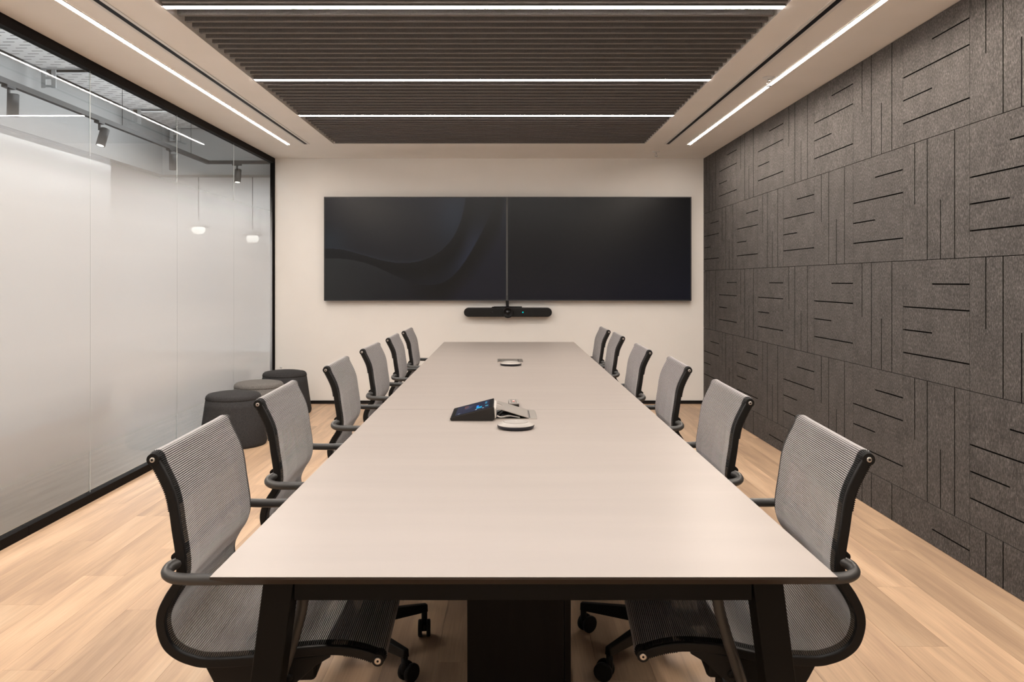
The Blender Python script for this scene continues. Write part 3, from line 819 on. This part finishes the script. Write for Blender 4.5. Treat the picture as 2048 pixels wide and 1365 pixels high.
# ------------------------------------------------------------------ wall screens
def srgb(c): return tuple(((v/255.0 + 0.055) / 1.055) ** 2.4 if v/255.0 > 0.04045 else v/255.0/12.92 for v in c)
def interp(pts, x):
    if x <= pts[0][0]: return pts[0][1]
    for (a, ya), (b, yb) in zip(pts[:-1], pts[1:]):
        if x <= b:
            t = (x - a) / (b - a); return ya + (yb - ya) * t
    return pts[-1][1] - (x - pts[-1][0]) * 6
def smooth_curve(pts):
    c = catmull([(x, y, 0) for x, y in pts], 8); return [(p.x, p.y) for p in c]
CA = smooth_curve([(80,598),(250,607),(450,660),(650,715),(830,735),(1000,712),(1150,645),(1270,535),(1340,420),(1390,280),(1422,110)])
CB = smooth_curve([(80,690),(300,700),(500,745),(700,830),(900,915),(1050,945),(1200,922),(1320,840),(1440,680),(1560,470),(1650,290),(1740,105)])
def mixc(a, b, t): t = min(max(t, 0), 1); return tuple(p + (q - p) * t for p, q in zip(a, b))
def pic_left(u, v):
    x, y = 85 + u * 1720, 115 + v * 970
    ya, yb = interp(CA, x), interp(CB, x)
    if y < ya:
        c = mixc((24, 24, 28), (38, 36, 36), math.exp(-(((x-480)/420)**2 + ((y-200)/260)**2)) )
        c = mixc(c, (30, 36, 45), 0.9 * math.exp(-(((x-1320)/190)**2 + ((y-300)/300)**2)))
        c = mixc(c, (34, 40, 46), 0.7 * math.exp(-(((x-130)/160)**2 + ((y-520)/130)**2)))
        return mixc(c, (40, 45, 54), 0.75 * math.exp(-((ya - y) / 16.0)) * (1 if x < 1000 else 0.4))
    if y < yb:
        t = (y - ya) / max(yb - ya, 1)
        k = math.exp(-(((x-1450)/260)**2 + ((y-620)/330)**2)) + 0.35 * math.exp(-((x-1050)/250)**2)
        c = mixc((11, 11, 11), (33, 36, 48), max(0, (t - 0.45) / 0.55) * min(k * 1.1, 1))
        return mixc(c, (30, 31, 32), (1 - x/700.0) * 0.6 if x < 700 else 0)
    c = mixc((40, 40, 39), (20, 20, 24), (x - 100) / 900.0)
    c = mixc(c, mixc((12, 11, 10), (23, 23, 30), (y - yb - 40 - max(0, x-1400)*0.5) / 220.0), (x - 850) / 350.0)
    return mixc(c, (46, 46, 46), 0.3 * math.exp(-((y - yb) / 20.0)) if x < 700 else 0)
def pic_right(u, v):
    return mixc((10, 10, 10), (20, 20, 27), (v - 0.15) * 0.9 + u * 0.3)
def screen_grid(nx, ny, w_, h_, fn, gain):
    vs = []; fs = []; cols = []
    for j in range(ny + 1):
        for i in range(nx + 1):
            u, v = i / nx, j / ny
            vs.append(((u - 0.5) * w_, 0, (0.5 - v) * h_)); cols.append(tuple(q * gain for q in srgb(fn(u, v))))
    for j in range(ny):
        for i in range(nx):
            a = j*(nx+1) + i; fs.append((a, a + nx + 1, a + nx + 2, a + 1))
    me = bpy.data.meshes.new('screen'); me.from_pydata(vs, [], fs)
    at = me.color_attributes.new('picture', 'FLOAT_COLOR', 'POINT')
    for k, c in enumerate(cols): at.data[k].color = (*c, 1)
    me.update(); return me
def tv(x0, x1, label, fn, nx, ny):
    z0, z1 = 1.105, 2.208; yf = 8.44
    cx, cz = (x0 + x1) / 2, (z0 + z1) / 2; w_, h_ = x1 - x0, z1 - z0
    e = empty('wall_screen', (cx, YB, cz))
    m = MB(); m.box(-w_/2 + 0.004, w_/2 - 0.004, yf + 0.012 - YB, -0.03, -h_/2 + 0.004, h_/2 - 0.004); m.build('casing', 'blackmatte', e)
    MB().box(-0.45, 0.45, -0.0295, -0.0005, -0.25, 0.25).build('wall_mount', 'blackmatte', e)
    bz = MB(); b = 0.010
    y0, y1 = yf - YB, yf + 0.0118 - YB
    bz.box(-w_/2, w_/2, y0, y1, h_/2 - b, h_/2); bz.box(-w_/2, w_/2, y0, y1, -h_/2, -h_/2 + b)
    bz.box(-w_/2, -w_/2 + b, y0, y1, -h_/2 + b, h_/2 - b, 1 if x0 > 0 else 0); bz.box(w_/2 - b, w_/2, y0, y1, -h_/2 + b, h_/2 - b, 1 if x0 < 0 else 0)
    bz.build('bezel', ['bezel', 'bezel_light'], e)
    me = screen_grid(nx, ny, w_ - 2*b, h_ - 2*b, fn, 0.8); me.materials.append(M['screen'])
    link('screen', me, e, (0, yf + 0.004 - YB, 0))
    tag(e, label, 'screen', 'wall screens')
tv(-1.920, 0.0205, 'large black wall screen showing dark wave curves, on the left', pic_left, 344, 194)
tv(0.0215, 1.977, 'large black blank wall screen, on the right', pic_right, 24, 14)

# video bar under the screens
vb = empty('video_bar', (0.031, YB, CZ - 63 * 8.42 / 1592))
def stadium(hw, r, n=12):
    pts = []
    for k in range(n + 1): a = -PI/2 + PI*k/n; pts.append((hw - r + r*math.cos(a), r*math.sin(a)))
    for k in range(n + 1): a = PI/2 + PI*k/n; pts.append((-hw + r + r*math.cos(a), r*math.sin(a)))
    return pts
bo = MB().prism(stadium(0.466, 0.048), -0.105, -0.02).build('body', 'blackplastic', vb); bev(bo, 0.008, 3, 0.9)
MB().box(-0.15, 0.15, -0.0195, -0.0005, -0.04, 0.06).build('wall_bracket', 'blackmatte', vb)
MB().lathe([(0.050, -0.1052), (0.057, -0.108), (0.060, -0.122), (0.052, -0.130), (0.044, -0.128), (0.040, -0.118), (0.0001, -0.116)][::-1], 32, (0, 0, 0), 0, 'y').build('camera_ring', 'black', vb)
MB().lathe([(0.026, -0.1165), (0.022, -0.122), (0.0001, -0.124)][::-1], 24, (0, 0, 0), 0, 'y').build('camera_lens', mat('lens_glass', (0.006, 0.006, 0.007), 0.05), vb)
bev(MB().prism([(-0.175, 0.0482), (-0.165, 0.057), (-0.12, 0.060), (-0.075, 0.057), (-0.065, 0.0482)], -0.09, -0.03).build('top_sensor', 'blackmatte', vb), 0.002, 2)
MB().lathe([(0.010, -0.1055), (0.010, -0.1064), (0.0001, -0.1064)][::-1], 16, (-0.165, 0, 0), 0, 'y').build('microphone_port', 'cavity', vb)
MB().lathe([(0.0075, -0.1055), (0.0075, -0.107), (0.0001, -0.107)][::-1], 16, (0.158, 0, 0.0), 0, 'y').build('status_light', 'led', vb)
tag(vb, 'black pill-shaped video bar with round camera below the screens', 'video bar')
cb_ = MB().tube(catmull([(0.022, 8.462, 1.16), (0.024, 8.455, 1.09), (0.026, 8.452, 1.055), (0.028, 8.458, 1.0345)], 5), 0.016, 10).build('cable', 'blackmatte')
tag(cb_, 'short black cable between the screens and the video bar', 'cable')
pl = empty('wall_plate', ((562-1010)*YB/1592, YB - 0.0005, CZ - 173*YB/1592))
MB().lathe([(0.0001, -0.006), (0.012, -0.006), (0.014, 0.0)], 16, (0, 0, 0), 0, 'y').build('cover', 'flange', pl)
MB().lathe([(0.0001, -0.0075), (0.004, -0.0075), (0.004, -0.0062)], 10, (0, 0, 0), 0, 'y').build('screw', 'steel', pl)
tag(pl, 'tiny round cover on the white wall above the corner pouf', 'wall cover')

# ------------------------------------------------------------------ things on the table
# touch controller: wedge whose screen faces the glass wall
tc = empty('touch_controller', (-0.228 + 0.0, 3.42, TZT + 0.0005))
D0 = 0.186
side_poly = [(0.004, 0.0), (0.176, 0.0), (0.184, 0.008), (0.1795, 0.0585), (0.001, 0.0125), (0.0, 0.006)]
bev(MB().prism(side_poly, -0.12, 0.12).build('body', 'graphite', tc), 0.002, 2)
ang = math.atan2(0.0585 - 0.0125, 0.1785)
dm = screen_grid
def pic_tab(u, v):
    # u along the table (near to far), v from the low edge to the high edge
    c = mixc((26, 30, 46), (22, 26, 44), v)
    def blob(a, b, ra, rb, col, k=1.0):
        nonlocal c
        if abs(u - a) < ra and abs(v - b) < rb: c = mixc(c, col, k)
    blob(0.72, 0.30, 0.16, 0.07, (88, 50, 44), 0.8)
    blob(0.30, 0.70, 0.09, 0.09, (20, 130, 165))
    blob(0.50, 0.64, 0.09, 0.035, (36, 110, 215))
    blob(0.30, 0.93, 0.05, 0.035, (50, 120, 135))
    blob(0.72, 0.90, 0.14, 0.03, (42, 95, 120))
    blob(0.12, 0.10, 0.06, 0.03, (70, 76, 92)); blob(0.12, 0.62, 0.05, 0.02, (120, 135, 150)); blob(0.12, 0.82, 0.05, 0.02, (110, 125, 140))
    for k in range(5): blob(0.45 + 0.08*k, 0.33 + 0.02*k, 0.025, 0.10, (52, 58, 78), 0.7)
    return c
vs = []; fs = []; cols = []; nx, ny = 60, 48
for j in range(ny + 1):
    for i in range(nx + 1):
        u, v = i/nx, j/ny
        s_ = 0.020 + v * 0.145
        vs.append((0.001 + s_*math.cos(ang) - 0.0007*math.sin(ang), -0.105 + 0.21*u, 0.0125 + s_*math.sin(ang) + 0.0012*math.cos(ang)))
        cols.append(tuple(1.7 * q_ for q_ in srgb(pic_tab(u, v))))
for j in range(ny):
    for i in range(nx):
        a = j*(nx+1) + i; fs.append((a, a + nx + 1, a + nx + 2, a + 1))
me = bpy.data.meshes.new('screen'); me.from_pydata(vs, [], [f[::-1] for f in fs])
at = me.color_attributes.new('picture', 'FLOAT_COLOR', 'POINT')
for k, c in enumerate(cols): at.data[k].color = (*c, 1)
me.materials.append(M['tabscreen']); me.update(); link('screen', me, tc)
gp = []
cA = Vector((0.0012, 0, 0.0128)); dA = Vector((math.cos(ang), 0, math.sin(ang))); nA = Vector((-math.sin(ang), 0, math.cos(ang)))
q = [cA + dA*0.002, cA + dA*0.183]
MB().hexa([(q[0].x, -0.118, q[0].z), (q[1].x, -0.118, q[1].z), (q[1].x, 0.118, q[1].z), (q[0].x, 0.118, q[0].z)],
          [(p.x + nA.x*0.0009, y, p.z + nA.z*0.0009) for p, y in ((q[0], -0.118), (q[1], -0.118), (q[1], 0.118), (q[0], 0.118))]).build('cover_glass', mat('panel_glass', (0.012, 0.012, 0.013), 0.12), tc)
bk = [(0.1855, 0.006), (0.1915, 0.012), (0.1905, 0.048), (0.1815, 0.0565)]
bev(MB().prism(bk, -0.105, 0.105).build('back_cover', 'white', tc), 0.002, 2)
tag(tc, 'black wedge touch controller with lit blue screen on the table', 'controller')
ccab = MB().tube(catmull([(-0.034, 3.36, TZT + 0.012), (-0.020, 3.362, TZT + 0.006), (0.0, 3.372, TZT + 0.006), (0.02, 3.39, TZT + 0.0055)], 6), 0.0035, 8).build('cable', 'white')
tag(ccab, 'short pale cable from the touch controller into the open table box', 'cable')

# power boxes let into the table: frame, lid (open on the near one), cavity
def power_box(x, y, opened, label):
    e = empty('table_power_box', (x, y, TZT + 0.0003))
    hx, hy = 0.092, 0.118
    f = MB(); z = 0.0016
    f.box(-hx, hx, -hy, -hy + 0.010, 0, z); f.box(-hx, hx, hy - 0.010, hy, 0, z); f.box(-hx, -hx + 0.008, -hy + 0.010, hy - 0.010, 0, z)
    f.box(0.058, hx, -hy + 0.010, hy - 0.010, 0, z)
    f.build('frame', 'steel', e)
    MB().box(-hx + 0.008, 0.058, -hy + 0.010, hy - 0.010, 0, 0.0006).build('cavity', 'cavity', e)
    ln = 0.138
    poly = []
    for k in range(9):
        a = PI/2 - PI*k/8; poly.append((-ln + 0.026*math.cos(a), 0.026*math.sin(a)))
    poly = [(0, -hy + 0.0115), (0, hy - 0.0115), (-ln, hy - 0.0115)] + poly + [(-ln, -hy + 0.0115)]
    lid = MB().prism(poly, -0.001, 0.001, plane='xy').build('lid', 'steel', e, (0.0555, 0, 0.0021 if not opened else 0.0035))
    if opened:
        lid.rotation_euler = (0, math.radians(17), 0)
    MB().box(0.060, 0.0632, -hy + 0.022, hy - 0.022, z + 0.0001, z + 0.0006).build('hinge_slot', 'cavity', e)
    if opened:
        cbm = [[(-0.07, -0.06, 0.002), (-0.045, -0.03, 0.016), (-0.01, -0.05, 0.010), (0.02, -0.07, 0.003)],
               [(-0.075, 0.02, 0.003), (-0.05, 0.0, 0.020), (-0.03, 0.03, 0.012), (0.0, 0.06, 0.003)],
               [(-0.06, -0.09, 0.003), (-0.03, -0.085, 0.009), (0.0, -0.09, 0.006), (0.02, -0.095, 0.003)]]
        for k, pts in enumerate(cbm):
            MB().tube(catmull(pts, 5), 0.0028, 8).build('cable_end', 'lightgrey' if k == 2 else 'graphite', e)
        MB().box(-0.055, 0.03, 0.02, 0.075, 0.0008, 0.010).build('socket_block', 'graphite', e)
    tag(e, label, 'power box', 'steel power boxes in the table top')
    return e
power_box(0.043, 3.462, True, 'steel table power box with its lid propped open')
power_box(0.037, 5.79, False, 'closed steel table power box near the far table end')
# microphone pods
def pod(x, y, label):
    e = empty('microphone_pod', (x, y, TZT + 0.0005))
    MB().lathe([(0.064, 0.0), (0.071, 0.003), (0.0735, 0.011), (0.0735, 0.0135)], 48).build('base', 'podside', e)
    MB().lathe([(0.0735, 0.0137), (0.0722, 0.0155), (0.050, 0.0245), (0.049, 0.0247)], 48).build('ring', 'podring', e)
    MB().lathe([(0.0488, 0.0248), (0.046, 0.0262), (0.030, 0.0268), (0.0001, 0.027)], 40).build('fabric_top', 'podtop', e)
    MB().lathe([(0.007, 0.02705), (0.006, 0.0276), (0.0001, 0.0276)], 16).build('mute_button', 'podring', e)
    tag(e, label, 'microphone pod', 'round table microphones')
pod(0.0425, 3.145, 'round pale microphone pod in front of the open power box')
pod(0.040, 5.475, 'round pale microphone pod near the far table end')
# remote control
rm = empty('remote_control', (0.040, 3.715, TZT + 0.0005), 0.03)
def rrect(hx, hy, r, n=5):
    pts = []
    for cx, cy, a0 in ((hx-r, hy-r, 0), (-hx+r, hy-r, PI/2), (-hx+r, -hy+r, PI), (hx-r, -hy+r, 3*PI/2)):
        for k in range(n + 1): a = a0 + PI/2*k/n; pts.append((cx + r*math.cos(a), cy + r*math.sin(a)))
    return pts
MB().prism(rrect(0.023, 0.065, 0.008), 0.0, 0.013, plane='xy').build('body', 'graphite', rm)
bev(MB().prism(rrect(0.023, 0.065, 0.008), 0.0131, 0.0195, plane='xy').build('top_shell', 'remote', rm), 0.003, 3, 0.9)
for r_ in range(5):
    for c_ in range(3):
        if r_ == 2 and c_ == 1: continue
        MB().box(-0.014 + c_*0.0105, -0.0065 + c_*0.0105, -0.05 + r_*0.02, -0.041 + r_*0.02, 0.0196, 0.021).build('button', 'lightgrey' if (r_, c_) == (3, 1) else 'remote', rm)
MB().box(-0.005, 0.005, -0.012, 0.002, 0.0196, 0.021).build('button', 'red', rm)
tag(rm, 'small grey remote control with a red button behind the open box', 'remote')
